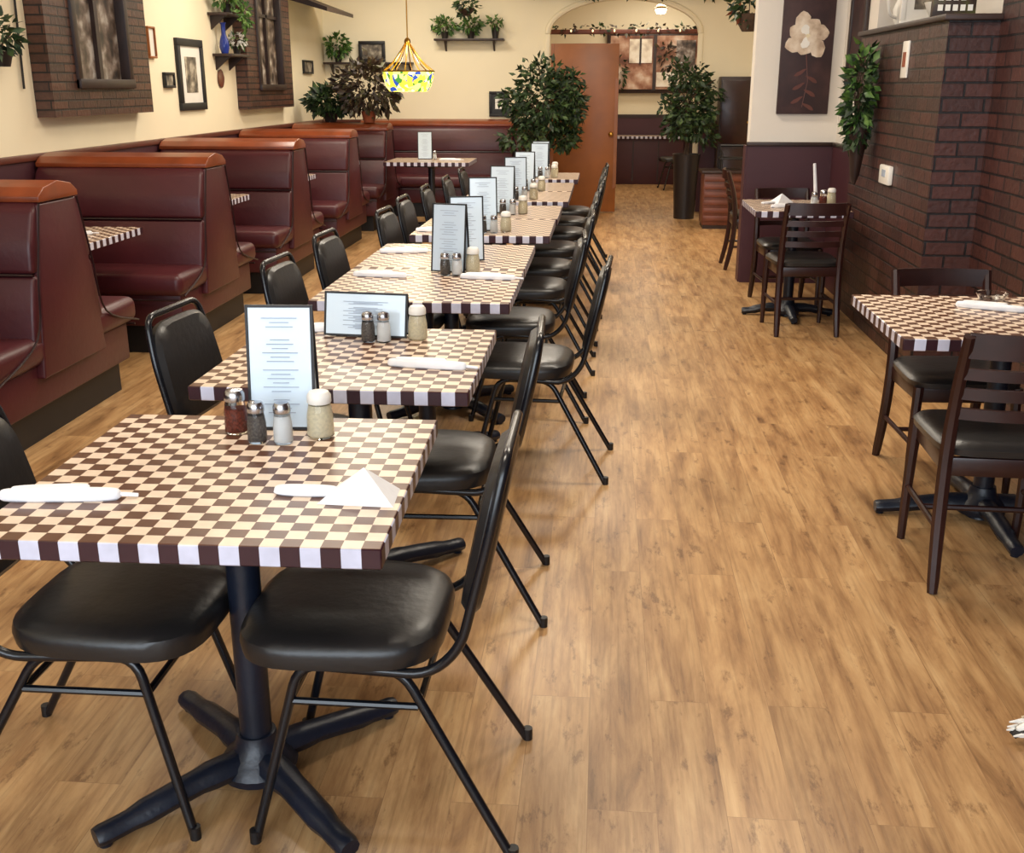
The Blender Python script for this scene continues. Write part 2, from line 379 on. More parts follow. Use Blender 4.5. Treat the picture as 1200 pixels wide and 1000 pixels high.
b.obj('mural_painting')
b = B(); b.b2((-1.4, 15.8, 2.2), (2.8, 15.92, 2.26), m_cabw, .01)
for i in range(14): b.leaves((-1.2+.28*i, 15.86, 2.27), (.16, .07, .05), 22, .08, m_leaf3 if i % 2 else m_leaf)
for i in range(12): b.lathe([(0, -.02), (.012, -.01), (.012, .01), (0, .02)], m_fairy, (-1.1+.3*i, 15.78, 2.24), 8)
b.obj('garland_beam')
b = B(); b.b2((1.75, 17.3, 0), (2.7, 18.1, .95), m_cabw, .01).b2((1.72, 17.26, .95), (2.72, 18.12, .99), m_dwood, .006)
for z in (1.3, 1.65, 2.0): b.b2((1.8, 17.85, z), (2.65, 18.12, z+.03), m_dwood)
for x in (1.8, 2.63): b.b2((x, 17.85, .99), (x+.03, 18.12, 2.1), m_dwood)
for i in range(6): b.lathe([(.03, 0), (.05, .04), (.04, .12), (.02, .18)], (m_blue, m_plastic, m_terra)[i % 3], (1.9+.13*i, 17.98, 1.33+.35*(i % 2)), 12)
b.obj('serving_counter')
# wall counter with check top in the far room
b = B(); b.box((0, 0, .73), (1.25, .5, .04), m_check, .003).b2((-.6, -.2, 0), (.6, .24, .71), m_wains, .01)
for x in (-.2, .2): b.b2((x-.01, -.21, .05), (x+.01, -.2, .68), m_dwood)
b.obj('wall_counter', (.66, 17.88, 0))
b = B(); b.lathe([(.0, -.02), (.06, -.01), (.08, .04), (.06, .1), (.02, .12)], m_bulb, (0, 0, 0), 16).tube([(0, 0, .12), (0, 0, .50)], .012, m_brass)
b.lathe([(.05, .1), (.1, .06), (.1, .05), (.045, .09)], m_brass, seg=16, capb=False, capt=False)
b.obj('pendant_lamp', (.75, 16.3, 2.50))

b = B(); b.b2((-.40, -.022, .01), (.42, .022, 2.0), m_wood, .004)
b.b2((-.40, -.026, .01), (-.36, .026, 2.0), m_wood).b2((.385, -.028, .3), (.425, .028, 1.6), m_wood)
b.lathe([(.012, 0), (.012, .03), (.028, .045), (.03, .06), (.02, .075), (0, .08)], m_brass, mx=Matrix.Translation((.35, -.02, .95)) @ Matrix.Rotation(math.pi/2, 4, 'X'))
b.obj('door_1', (-.27, 13.66, 0), -3)

# ------------------------------------------------------------ tables
def table_mesh(nx, ny, rot=45):
    w, d = nx*CELL, ny*CELL; b = B()
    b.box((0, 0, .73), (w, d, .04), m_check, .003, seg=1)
    b.box((0, 0, .70), (w*.55, d*.55, .022), m_iron, .004)
    b.lathe([(.05, .0), (.05, .0), (.038, .05), (.036, .1), (.036, .66), (.06, .69), (.1, .695)], m_iron, (0, 0, .0))
    b.lathe([(.085, 0), (.09, .02), (.075, .045), (.05, .07), (.044, .1)], m_iron, (0, 0, .02))
    L = min(w, d)*.5
    for k in range(4):
        a = math.radians(rot+90*k); c, s_ = math.cos(a), math.sin(a)
        pts = [(c*r, s_*r, z) for r, z in ((.04, .055), (.15, .052), (L*.8, .032), (L, .026))]
        b.tube(catmull(pts, 4), [.032]*4+[.028]*4+[.023]*4+[.020], m_iron, 10, sx=1.15)
        b.lathe([(.014, 0), (.016, .012)], m_iron, (c*(L-.02), s_*(L-.02), 0), 12)
    return b
t15 = table_mesh(21, 21).mesh('dining_table')
rows = [(-.757, 2.05), (-.72, 3.06), (-.715, 4.26), (-.715, 5.03), (-.66, 6.12), (-.65, 6.89), (-.62, 7.9), (-.62, 8.67), (-.60, 9.75)]
for i, (x, y) in enumerate(rows): put(t15, 'dining_table', (x, y, 0), 1.2 if i == 0 else 0)
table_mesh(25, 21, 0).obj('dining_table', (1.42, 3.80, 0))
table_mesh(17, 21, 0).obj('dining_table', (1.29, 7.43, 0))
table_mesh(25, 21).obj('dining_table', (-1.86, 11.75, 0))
bt = table_mesh(23, 19).mesh('booth_table')
for y in (5.6, 7.55, 9.45, 11.3): put(bt, 'booth_table', (-3.03, y, 0))

# ------------------------------------------------------------ stack chair (faces -x)
b = B(); r = .0105
for s in (-1, 1):
    b.tube(fillet([(-.275, s*.205, 0), (-.17, s*.165, .405), (.04, s*.165, .405), (.27, s*.215, 0)], .05), r, m_bmetal)
    b.tube([(-.19, s*.172, .325), (.075, s*.174, .325)], .008, m_bmetal, 8)
    for x, y in ((-.275, .205), (.27, .215)): b.lathe([(.012, 0), (.012, .03)], m_kick, (x, s*y, 0), 10)
b.tube([(-.19, -.17, .325), (-.19, .17, .325)], .008, m_bmetal, 8).tube([(.075, -.17, .325), (.075, .17, .325)], .008, m_bmetal, 8)
b.tube(fillet([(-.12, -.185, .415), (.10, -.185, .405), (.165, -.19, .47), (.225, -.185, .72), (.252, -.16, .855), (.252, .16, .855), (.225, .185, .72), (.165, .19, .47), (.10, .185, .405), (-.12, .185, .415)], .045), r, m_bmetal)
b.pad(.42, .42, [(.412, .9), (.418, 1), (.445, 1.02), (.462, 1), (.474, .93), (.482, .78), (.486, .5)], m_black, Matrix.Translation((-.095, 0, 0)), e=3.6, taper=-.05)
mx = Matrix.Translation((.212, 0, .672)) @ Matrix.Rotation(math.radians(12), 4, 'Y') @ Matrix.Rotation(math.radians(90), 4, 'Y')
b.pad(.365, .325, [(-.028, .7), (-.024, .92), (-.01, 1), (.006, 1), (.016, .93), (.019, .7)], m_black, mx, e=4.5, taper=.05)
stack = b.mesh('stacking_chair')
for x, y, a in [(-.42, 2.03, 0), (-.42, 3.02, 2), (-.22, 4.24, -3), (-.33, 5.02, 2), (-.3, 5.9, 0), (-.29, 6.6, 0), (-.27, 7.4, 1), (-.24, 8.2, -2), (-.24, 8.9, 0), (-.22, 9.7, 2),
                (-1.10, 2.03, 180), (-1.09, 3.18, 174), (-1.06, 4.2, 176), (-1.06, 4.98, 176), (-.98, 6.0, 176), (-1.0, 6.7, 178), (-.98, 7.45, 180), (-.95, 8.25, 180), (-.94, 9.1, 180)]:
    put(stack, 'stacking_chair', (x, y, 0), a)
put(stack, 'stacking_chair', (1.15, 16.9, 0), 10)

# ------------------------------------------------------------ ladder-back wooden chair (faces -x)
b = B()
for s in (-1, 1):
    b.tube(catmull([(-.2, s*.19, 0), (-.195, s*.19, .2), (-.19, s*.185, .44)], 3), [.014, .021], m_mahog, 8)
    b.tube(catmull([(.235, s*.19, 0), (.19, s*.185, .22), (.175, s*.183, .45), (.2, s*.183, .65), (.255, s*.185, .83)], 4), [.016, .019, .02, .021, .022, .022, .022, .022, .022, .022, .021, .02, .02, .019, .018, .018, .017], m_mahog, 8)
    b.tube([(-.19, s*.19, .2), (.2, s*.187, .2)], .010, m_mahog, 8)
    b.box((0, s*.175, .405), (.37, .022, .06), m_mahog, .004)
b.tube([(0, -.188, .2), (0, .188, .2)], .010, m_mahog, 8)
b.box((-.18, 0, .405), (.022, .36, .06), m_mahog, .004).box((.175, 0, .405), (.022, .36, .06), m_mahog, .004)
for z, h, x in ((.80, .075, .243), (.71, .035, .22), (.645, .035, .202), (.58, .035, .19)):
    pts = [(x+.03*(1-(t/.18)**2), t) for t in [-.18+.36*i/8 for i in range(9)]]
    b.prism([(p[0]-.008, p[1]) for p in pts]+[(p[0]+.008, p[1]) for p in reversed(pts)], z-h/2, z+h/2, m_mahog, 'z')
b.pad(.41, .41, [(.435, .94), (.44, 1), (.46, 1.01), (.474, .95), (.482, .8), (.485, .5)], m_black, Matrix.Translation((-.015, 0, 0)), e=5, taper=-.05)
lad = b.mesh('ladderback_chair')
for x, y, a in [(1.26, 3.36, -92), (1.40, 4.24, 92), (1.29, 6.98, -86), (1.33, 7.86, 95), (1.30, 9.5, 180)]:
    o = put(lad, 'ladderback_chair', (x, y, 0), a)
    if y == 4.24 or y == 7.86: o.scale.z = .96

# ------------------------------------------------------------ booths
def booth(w, double=True):
    b = B(); x0, x1 = 0, w
    sides = (1, -1) if double else (-1,)
    lo = -.60; hi = .60 if double else .12
    b.b2((x0+.02, lo, 0), (x1-.09, hi, .17), m_kick)
    b.b2((x0, lo-.03, .165), (x1-.035, hi+(.03 if double else 0), .36), m_maroon, .012)
    for s in sides:
        b.box((w/2, s*.455, .42), (w, .49, .13), m_maroon, .045, seg=4)
        b.tube([(x0+.02, s*.69, .335), (x1-.02, s*.69, .335)], .006, m_maroon2, 6)
        pr = [(s*.33, .42), (s*.30, .60), (s*.265, .745), (s*.05, .745), (s*.02, .42)]
        b.prism(pr, x0, x1-.005, m_maroon, 'x', .02)
        pr = [(s*.27, .75), (s*.255, .88), (s*.205, 1.015), (s*.15, 1.06), (s*.0, 1.06), (s*.0, .75)]
        b.prism(pr, x0, x1-.005, m_maroon, 'x', .022)
        b.tube([(x0+.02, s*.266, .747), (x1-.01, s*.266, .747)], .007, m_maroon2, 6)
    if double:
        pr = [(.30, .3), (.24, .7), (.17, 1.04), (-.17, 1.04), (-.24, .7), (-.30, .3)]
        b.prism(pr, x1-.04, x1+.004, m_maroon, 'x', .01)
    else: b.b2((x0, 0, .17), (x1, .12, 1.05), m_maroon, .01)
    cp = [(.175, 1.045), (.175, 1.07), (.12, 1.105), (0, 1.125), (-.12, 1.105), (-.175, 1.07), (-.175, 1.045)]
    if not double: cp = [(a*.7+.05 if a > 0 else a, z) for a, z in cp]
    b.prism(cp, x0, x1+.012, m_cap, 'x', .004)
    for s in ((1, -1) if double else (-1,)):
        b.tube(catmull([(x1+.006, s*.68, .36), (x1+.006, s*.33, .48), (x1+.006, s*.25, .75), (x1+.006, s*.17, 1.04)], 5), .005, m_maroon2, 6)
    return b
bm_ = booth(1.06).mesh('restaurant_booth', 50)
for y in (4.6, 6.6, 8.5, 10.4, 12.2, 2.6): put(bm_, 'restaurant_booth', (XL+.04, y, 0))
booth(1.9, False).obj('corner_booth', (-3.0, 13.6, 0), ang=50)
b = B(); b.b2((-.05, -.35, 0), (.05, .35, 1.02), m_maroon, .02).b2((-.06, -.36, 1.02), (.06, .36, 1.06), m_cap, .01)
b.obj('booth_end_panel', (-1.0, 13.3, 0))

# ------------------------------------------------------------ table-top things
def menu_mesh(w=.15, h=.29, ang=7):
    b = B()
    for s in (-1, 1):
        mx = Matrix.Rotation(math.radians(ang*s), 4, 'X')
        def bx(c, d, m):
            t = bmesh.new(); bmesh.ops.create_cube(t, size=1); bmesh.ops.scale(t, vec=d, verts=t.verts)
            b.merge(t, m, Matrix.Translation((0, 0, h)) @ mx @ Matrix.Translation(c))
        bx((0, 0, -h/2), (w-.008, .004, h-.008), m_paper)
        for x in (-w/2, w/2): bx((x, 0, -h/2), (.006, .006, h), m_kick)
        for z in (-.003, -h+.003): bx((0, 0, z), (w, .006, .006), m_kick)
        for i in range(24):
            if i in (3, 4, 11, 18): continue
            ww = w*((.55, .3, .42, .25)[i % 4])
            for sg in (-1, 1): bx((0, sg*.0026, -.03-(h-.05)*i/24), (ww, .001, .0022), m_ink)
    return b.mesh('menu_card')
mh = menu_mesh(); mw = menu_mesh(.27, .14, 12)
def shaker(fill, r=.021, h=.085, cap=m_chrome, level=.7, name='salt_shaker'):
    b = B()
    b.lathe([(r*.85, .0), (r, .006), (r*.97, h*.5), (r*.8, h*.78), (r*.78, h*.8)], m_glass, seg=20)
    b.lathe([(r*.78, .005), (r*.9, .01), (r*.86, h*level*.7), (r*.74, h*level)], fill, seg=16)
    b.lathe([(r*.86, h*.78), (r*.9, h*.8), (r*.88, h*.95), (r*.7, h*1.03), (r*.2, h*1.06)], cap, seg=20)
    return b.mesh(name)
sh = {'salt_shaker': shaker(m_salt, .022, .092), 'pepper_shaker': shaker(m_pepper, .022, .092, name='pepper_shaker'),
      'parmesan_shaker': shaker(m_parm, .031, .105, m_plastic, .74, 'parmesan_shaker'), 'red_pepper_shaker': shaker(m_redp, .027, .1, m_chrome, .6, 'red_pepper_shaker')}
Z = .7505
b = B()
b.pad(.040, .235, [(0, .8), (.004, 1), (.013, 1), (.019, .8), (.021, .5)], m_nap, e=3)
b.pad(.03, .15, [(.014, .8), (.021, 1), (.025, .8)], m_nap, Matrix.Translation((-.02, .006, 0)) @ Matrix.Rotation(math.radians(4), 4, 'Z'), e=3)
b.tube([(.08, .0, .012), (.15, .004, .006)], [.005, .004], m_nap, 8)
nap = b.mesh('napkin_roll')
b = B(); t = bmesh.new()
vs = [t.verts.new(p) for p in ((-.075, -.045, 0), (.075, -.05, 0), (.07, .05, 0), (-.06, .055, 0), (.01, .0, .062))]
t.faces.new((vs[0], vs[1], vs[4])); t.faces.new((vs[1], vs[2], vs[4])); t.faces.new((vs[2], vs[3], vs[4])); t.faces.new((vs[3], vs[0], vs[4])); t.faces.new((vs[3], vs[2], vs[1], vs[0]))
b.merge(t, m_nap); b.pad(.045, .13, [(0, .8), (.004, 1), (.012, .9)], m_nap, Matrix.Translation((-.11, 0.01, 0)), e=3)
fold = b.mesh('folded_napkin')
def items(lst):
    for n, x, y, a in lst:
        me = {'menu': mh, 'wide': mw, 'nap': nap, 'fold': fold}.get(n) or sh[n]
        nm = {'menu': 'menu_card', 'wide': 'menu_card', 'nap': 'napkin_roll', 'fold': 'folded_napkin'}.get(n, n)
        put(me, nm, (x, y, Z), a)
items([('menu', -.735, 2.36, 4), ('red_pepper_shaker', -.835, 2.30, 0), ('pepper_shaker', -.765, 2.235, 0), ('salt_shaker', -.705, 2.235, 0), ('parmesan_shaker', -.632, 2.285, 0),
       ('nap', -1.04, 1.86, 6), ('fold', -.46, 1.92, 0),
       ('wide', -.745, 3.32, -6), ('pepper_shaker', -.725, 3.235, 0), ('salt_shaker', -.675, 3.235, 0), ('parmesan_shaker', -.575, 3.28, 0),
       ('nap', -.49, 2.93, -8), ('nap', -.95, 3.36, 20),
       ('menu', -.65, 4.58, -14), ('pepper_shaker', -.66, 4.48, 0), ('salt_shaker', -.61, 4.48, 0), ('parmesan_shaker', -.55, 4.55, 0), ('nap', -.93, 4.42, -6), ('nap', -.47, 4.40, -6), ('menu', -.62, 4.9, 12),
       ('nap', -.95, 5.1, 10)])
for x, y in ((-.66, 5.95), (-.63, 6.82), (-.62, 7.7), (-.6, 8.35), (-.56, 9.6), (-.57, 9.95)):
    items([('menu', x, y, R.uniform(-15, 15)), ('salt_shaker', x+.07, y-.09, 0), ('pepper_shaker', x+.01, y-.1, 0), ('parmesan_shaker', x+.13, y-.03, 0), ('nap', x-.25, y-.06, R.uniform(-10, 10))])
items([('nap', 1.40, 3.92, -25), ('pepper_shaker', 1.63, 3.98, 0), ('salt_shaker', 1.69, 3.94, 0), ('red_pepper_shaker', 1.70, 4.04, 0), ('nap', 1.22, 7.3, 15), ('red_pepper_shaker', 1.47, 7.42, 0), ('salt_shaker', 1.40, 7.36, 0), ('parmesan_shaker', 1.54, 7.5, 0), ('fold', 1.22, 7.6, 40)])
items([('menu', -1.95, 11.9, 5), ('salt_shaker', -1.83, 11.8, 0), ('nap', -1.65, 11.7, 0), ('nap', -2.85, 5.55, 30), ('nap', -2.85, 7.5, 20)])
b = B(); b.lathe([(.03, 0), (.045, .006), (.06, .03), (.055, .03), (.04, .01), (0, .008)], m_glass, seg=24); b.obj('glass_bowl', (1.46, 4.09, Z))
b = B(); b.tube([(0, 0, 0), (-.03, .0, .26)], [.014, .01], m_nap, 8); b.lathe([(.02, 0), (.022, .01)], m_nap, seg=12)
o = b.obj('candle_taper', (1.47, 7.66, Z))

# ------------------------------------------------------------ left wall decor
def brick_window(name, y0, y1, z0=1.33, z1=2.75):
    b = B(); yc = (y0+y1)/2; w = y1-y0; m = w*.22
    b.b2((XL, y0, z0), (XL+.12, y1, z0+.17), m_brickl).b2((XL, y0, z1-.2), (XL+.12, y1, z1), m_brickl)
    b.b2((XL, y0, z0+.17), (XL+.12, y0+m, z1-.2), m_brickl).b2((XL, y1-m, z0+.17), (XL+.12, y1, z1-.2), m_brickl)
    a0, a1, c0, c1 = y0+m, y1-m, z0+.17, z1-.2
    b.b2((XL, a0, c0), (XL+.07, a1, c1), m_mural)
    f = .06
    b.b2((XL, a0, c0), (XL+.14, a0+f, c1), m_dwood, .005).b2((XL, a1-f, c0), (XL+.14, a1, c1), m_dwood, .005)
    b.b2((XL, a0, c0), (XL+.15, a1, c0+f), m_dwood, .005).b2((XL, a0, c1-f), (XL+.14, a1, c1), m_dwood, .005)
    b.b2((XL, yc-.025, c0), (XL+.10, yc+.025, c1), m_dwood).b2((XL, a0, (c0+c1)/2+.15), (XL+.10, a1, (c0+c1)/2+.18), m_dwood)
    b.obj(name)
brick_window('brick_window_surround', 6.6, 8.1); brick_window('brick_window_surround', 10.4, 11.9, 1.3)
def frame_x(name, x, y0, y1, z0, z1, mat=m_pic, side=1, f=.04, fm=m_kick, matte=None):
    b = B(); d = .03*side
    lo = lambda a, bb: (min(a, bb), max(a, bb))
    xa, xb = lo(x, x+d)
    for (p0, p1, q0, q1) in ((y0, y1, z0, z0+f), (y0, y1, z1-f, z1), (y0, y0+f, z0+f, z1-f), (y1-f, y1, z0+f, z1-f)):
        b.b2((xa, p0, q0), (xb, p1, q1), fm, .004)
    xa, xb = lo(x, x+d*.5); b.b2((xa, y0+f, z0+f), (xb, y1-f, z1-f), mat)
    if matte:
        xa, xb = lo(x, x+d*.6); gy = (y1-y0)*.28; gz = (z1-z0)*.25
        b.b2((xa, y0+gy, z0+gz), (xb, y1-gy, z1-gz), matte)
    b.obj(name)
frame_x('picture_frame', XL, 8.92, 9.5, 1.32, 1.89, m_plastic, matte=m_pic, f=.06)
frame_x('picture_frame', XL, 8.62, 8.82, 1.5, 1.62, m_pic, f=.02)
frame_x('picture_frame', XL, 8.36, 8.5, 1.72, 1.95, m_plastic, f=.015, fm=m_wood)
frame_x('picture_frame', XL, 12.75, 13.15, 1.65, 1.8, m_pic, f=.02)
b = B(); b.lathe([(.0, .0), (.07, 0), (.08, .012), (.06, .02), (0, .02)], m_cabw, mx=Matrix.Translation((XL+.001, 9.95, 1.58)) @ Matrix.Rotation(math.pi/2, 4, 'Y')); b.obj('wall_plate')
def shelf(name, loc, ln, axis='y', depth=.18, mat=m_dwood):
    b = B()
    if axis == 'y':
        b.b2((0, -ln/2, -.012), (depth, ln/2, .012), mat, .003)
        for y in (-ln*.35, ln*.35): b.prism([(0, -.012), (depth*.8, -.012), (0, -.13)], y-.01, y+.01, mat, 'y')
    else:
        b.b2((-ln/2, -depth, -.012), (ln/2, 0, .012), mat, .003)
        for x in (-ln*.35, ln*.35): b.prism([(0, -.012), (-depth*.8, -.012), (0, -.13)], x-.01, x+.01, mat, 'x')
    b.obj(name, loc)
def pot_plant(name, loc, pr=.06, ph=.1, lr=(.15, .15, .12), n=160, size=.07, leaf=m_leaf2, pot=m_pot, flowers=0, trail=0, clamp=None):
    b = B(); b.lathe([(pr*.7, 0), (pr, ph*.9), (pr*1.08, ph), (pr*.9, ph), (pr*.85, ph*.9)], pot, seg=20)
    b.leaves((0, 0, ph+lr[2]*.9), lr, n, size, leaf, clamp=clamp)
    for i in range(6):
        a = i*1.05; b.tube([(0, 0, ph*.8), (lr[0]*.3*math.cos(a), lr[1]*.3*math.sin(a), ph+lr[2]*.6), (lr[0]*.8*math.cos(a), lr[1]*.8*math.sin(a), ph+lr[2]*.9)], .004, m_bark, 5)
    if flowers: b.leaves((0, 0, ph+lr[2]), (lr[0]*.8, lr[1]*.8, lr[2]*.8), flowers, size*1.1, m_flower, clamp=clamp)
    if trail: b.leaves((lr[0]*1.6, 0, -trail/2+ph), (lr[0]*.3, lr[1]*.5, trail/2), int(n*.6), size*.8, leaf, clamp=clamp)
    return b.obj(name, loc)
CL = (0, -1, -.085); CB = (1, 1, .085)
shelf('wall_shelf', (XL, 10.05, 1.78), .5)
pot_plant('potted_flowers', (XL+.1, 10.18, 1.793), .04, .07, (.09, .09, .06), 60, .05, flowers=50, clamp=CL)
b = B(); b.lathe([(.03, 0), (.045, .05), (.04, .1), (.02, .16), (.02, .24), (.028, .26)], m_blue); b.obj('blue_vase', (XL+.09, 9.88, 1.793))
shelf('wall_shelf', (XL, 10.0, 2.12), .5)
pot_plant('potted_vine', (XL+.1, 10.0, 2.133), .05, .08, (.1, .26, .08), 160, .07, trail=.2, clamp=CL)
pot_plant('wall_planter', (XL+.12, 6.05, 1.62), .07, .08, (.1, .14, .1), 140, .07, m_leaf, clamp=(0, -1, -.1))
b = B(); b.tube([(0, 0, 0), (0, .03, -.4), (0, 0, -1.0)], .008, m_kick, 6); b.obj('hanging_cord', (XL+.02, 6.45, 2.5))
b = B(); b.prism([(XL, 2.42), (XL+.5, 2.28), (XL+.5, 2.32), (XL, 2.5)], 12.05, 13.3, m_dwood, 'y'); b.obj('wall_awning')
shelf('wall_shelf', (-3.2, YB, 1.78), .55, 'x')
pot_plant('potted_fern', (-3.3, YB-.1, 1.793), .05, .09, (.14, .1, .12), 160, .08, clamp=CB)
shelf('wall_shelf', (-2.78, YB, 1.78), .25, 'x')
shelf('wall_shelf', (-2.5, YB-0, 1.78), .25, 'x')
def frame_y(name, y, x0, x1, z0, z1, mat=m_pic, f=.03, fm=m_kick, inner=None):
    b = B()
    for (p0, p1, q0, q1) in ((x0, x1, z0, z0+f), (x0, x1, z1-f, z1), (x0, x0+f, z0+f, z1-f), (x1-f, x1, z0+f, z1-f)):
        b.b2((p0, y-.03, q0), (p1, y, q1), fm, .004)
    b.b2((x0+f, y-.015, z0+f), (x1-f, y, z1-f), mat)
    if inner:
        gx = (x1-x0)*.3; gz = (z1-z0)*.3; b.b2((x0+gx, y-.018, z0+gz), (x1-gx, y, z1-gz), inner)
    return b.obj(name)
frame_y('picture_frame', YB-.04, -3.05, -2.72, 1.795, 2.04, m_pic, .04)
frame_y('picture_frame', YB, -1.44, -1.19, 1.15, 1.45, m_kick, .03, inner=m_plastic)
frame_y('picture_frame', YB, -2.62, -2.44, 1.52, 1.70, m_pic, .02)
shelf('wall_shelf', (-1.67, YB, 2.05), .85, 'x')
pot_plant('potted_fern', (-1.97, YB-.1, 2.063), .05, .08, (.14, .08, .09), 120, .07, clamp=CB)
pot_plant('potted_fern', (-1.65, YB-.1, 2.063), .05, .08, (.12, .08, .09), 120, .07, clamp=CB)
pot_plant('potted_fern', (-1.35, YB-.1, 2.063), .05, .12, (.08, .08, .07), 60, .06, clamp=CB)
b = B()
for k in range(3):
    a = k*2.09; b.tube([(0, 0, .5), (.09*math.cos(a), .09*math.sin(a), 0)], .004, m_kick, 5)
b.lathe([(.03, -.08), (.08, -.04), (.1, 0)], m_dwood, seg=16); b.leaves((0, 0, .03), (.14, .12, .09), 100, .07, m_leaf)
b.tube([(0, 0, .5), (0, 0, .6)], .004, m_kick, 5)
b.obj('hanging_basket', (-1.66, YB-.45, 2.38))
pot_plant('potted_plant', (-3.1, 12.38, 1.126), .09, .1, (.24, .2, .15), 620, .09, m_leaf)
pot_plant('potted_shrub', (-2.62, 12.2, 1.126), .085, .12, (.34, .22, .28), 620, .10, m_leaf3, m_terra)

# Tiffany pendant
b = B(); b.lathe([(.20, 0), (.235, .05), (.26, .13), (.27, .2)], m_stain, seg=32, capb=True, capt=False)
b.lathe([(.0, .0), (.19, -.002)], m_stain, seg=32)
b.tube([(.27*math.cos(a), .27*math.sin(a), .2) for a in [i*math.pi/12 for i in range(25)]], .008, m_brass, 6)
for k in range(10):
    a = k*math.pi/5; b.tube(catmull([(.27*math.cos(a), .27*math.sin(a), .2), (.15*math.cos(a), .15*math.sin(a), .3), (.02*math.cos(a), .02*math.sin(a), .48)], 4), .006, m_brass, 6)
b.lathe([(.02, .46), (.035, .48), (.03, .51), (.01, .53)], m_brass, seg=12)
b.tube([(0, 0, .52), (0, 0, 1.53)], .007, m_brass, 6)
b.obj('stained_glass_pendant', (-2.05, 11.55, 1.46))

# ------------------------------------------------------------ ficus trees
def ficus(name, loc, top, bot, rad, n, leaf=m_leaf, size=.1, ph=.3):
    b = B(); b.lathe([(.12, 0), (.15, ph*.86), (.165, ph), (.15, ph), (.14, ph*.9)], m_pot, seg=24)
    b.lathe([(.0, ph*.88), (.145, ph*.88)], m_bark, seg=20)
    cz = (top+bot)/2
    for k in range(3):
        a = k*2.1; b.tube(catmull([(.03*math.cos(a), .03*math.sin(a), ph*.8), (-.02*math.cos(a), .03*math.sin(a), bot*.8), (.1*math.cos(a), .1*math.sin(a), cz)], 4), [.018, .012], m_bark, 8)
    for k in range(22):
        a = R.uniform(0, 6.3); zz = R.uniform(bot, top-.1)
        b.tube(catmull([(0, 0, zz-.2), (rad*.4*math.cos(a), rad*.4*math.sin(a), zz-.05), (rad*.9*math.cos(a), rad*.9*math.sin(a), zz+.05)], 3), [.008, .003], m_bark, 5)
    b.leaves((0, 0, cz), (rad*.75, rad*.75, (top-bot)/2), int(n*.5), size, leaf, .4, .2)
    for k in range(20):
        a = R.uniform(0, 6.3); f = R.uniform(.6, 1.1)
        b.leaves((rad*f*.8*math.cos(a), rad*f*.8*math.sin(a), R.uniform(bot, top-.05)), (.13, .13, .10), n//30, size, leaf, .4, .1)
    b.obj(name, loc)
ficus('ficus_tree', (-.72, 12.6, 0), 1.78, .88, .46, 2600, size=.085)
ficus('ficus_tree', (.97, 13.1, 0), 1.76, .95, .33, 1300, size=.085, ph=.75)
b = B(); b.b2((-.26, -.2, .04), (.26, .2, .60), m_cabw, .008).b2((-.29, -.22, .60), (.29, .22, .63), m_dwood, .005).b2((-.25, -.19, 0), (.25, .19, .05), m_dwood)
for i in range(6): b.b2((-.25, -.215, .09+i*.085), (.25, -.2, .145+i*.085), m_cabw, .004)
b.obj('slatted_cabinet', (1.36, 12.3, 0))
b = B(); b.box((0, 0, .12), (.3, .26, .02), m_kick, .005)
for x in (-.13, .13):
    for y in (-.11, .11): b.tube([(x, y, 0), (x, y, .26 if y > 0 else .18)], .012, m_kick, 6)
    b.tube([(x, -.11, .18), (x, .11, .2)], .012, m_kick, 6)
b.tube([(-.13, .11, .25), (.13, .11, .25)], .014, m_kick, 6); b.obj('booster_seat', (1.42, 12.3, .632))
b = B(); b.b2((0, -.3, 0), (.4, 0, 1.62), m_dwood, .01).b2((.02, -.315, .85), (.38, -.3, 1.58), m_mahog, .005).b2((.02, -.315, .05), (.38, -.3, .8), m_mahog, .005)
b.lathe([(.01, 0), (.014, .02), (.0, .025)], m_brass, mx=Matrix.Translation((.34, -.315, 1.1)) @ Matrix.Rotation(math.pi/2, 4, 'X'), seg=10)
b.obj('tall_cabinet', (1.36, YB-.05, 0))
b = B()
vp = [(-.9+.21*i, YB-.14, 2.62+.05*math.sin(i*1.7)) for i in range(11)]
b.tube(catmull(vp, 3), .01, m_bark, 6)
for p in vp: b.leaves((p[0], p[1], p[2]), (.14, .05, .06), 28, .08, m_leaf, clamp=(1, 1, YB-.01))
b.obj('garland_vine')
b = B(); b.lathe([(.05, 0), (.1, .08), (.12, .13)], m_bark, seg=16); b.leaves((0, 0, .2), (.15, .12, .14), 160, .08, m_leaf); b.leaves((0, 0, .2), (.15, .12, .14), 30, .07, m_terra)
b.tube([(0, 0, .1), (.0, 0, .98)], .004, m_kick, 5); b.obj('hanging_basket', (1.12, 9.2, 1.93))

# ------------------------------------------------------------ floral painting on divider
b = B(); X0, X1, Z0, Z1 = 1.315, 1.70, 1.31, 2.30; yy = 8.739
b.b2((X0, yy-.04, Z0), (X1, yy, Z1), m_canvas, .004)
fc = (1.50, 1.87)
def petal(cx_, cz_, ang, L, W, y, mat):
    t = bmesh.new(); n = 18; vs = []
    for i in range(n):
        a = 2*math.pi*i/n; u = (1-math.cos(a))/2*L*(1+.06*math.sin(4*a)); v = math.sin(a)*W*(.45+.55*(1-math.cos(a))/2)*(1+.14*math.sin(5*a))
        vs.append(t.verts.new((cx_+u*math.cos(ang)-v*math.sin(ang), y, cz_+u*math.sin(ang)+v*math.cos(ang))))
    t.faces.new(vs); b.merge(t, mat)
for k, (an, L, W) in enumerate([(.3, .16, .075), (1.1, .14, .065), (1.9, .18, .075), (2.8, .14, .065), (3.7, .17, .075), (4.6, .13, .075), (5.5, .18, .075)]): petal(fc[0], fc[1], an, L, W, yy-.042-k*.0004, m_petal)
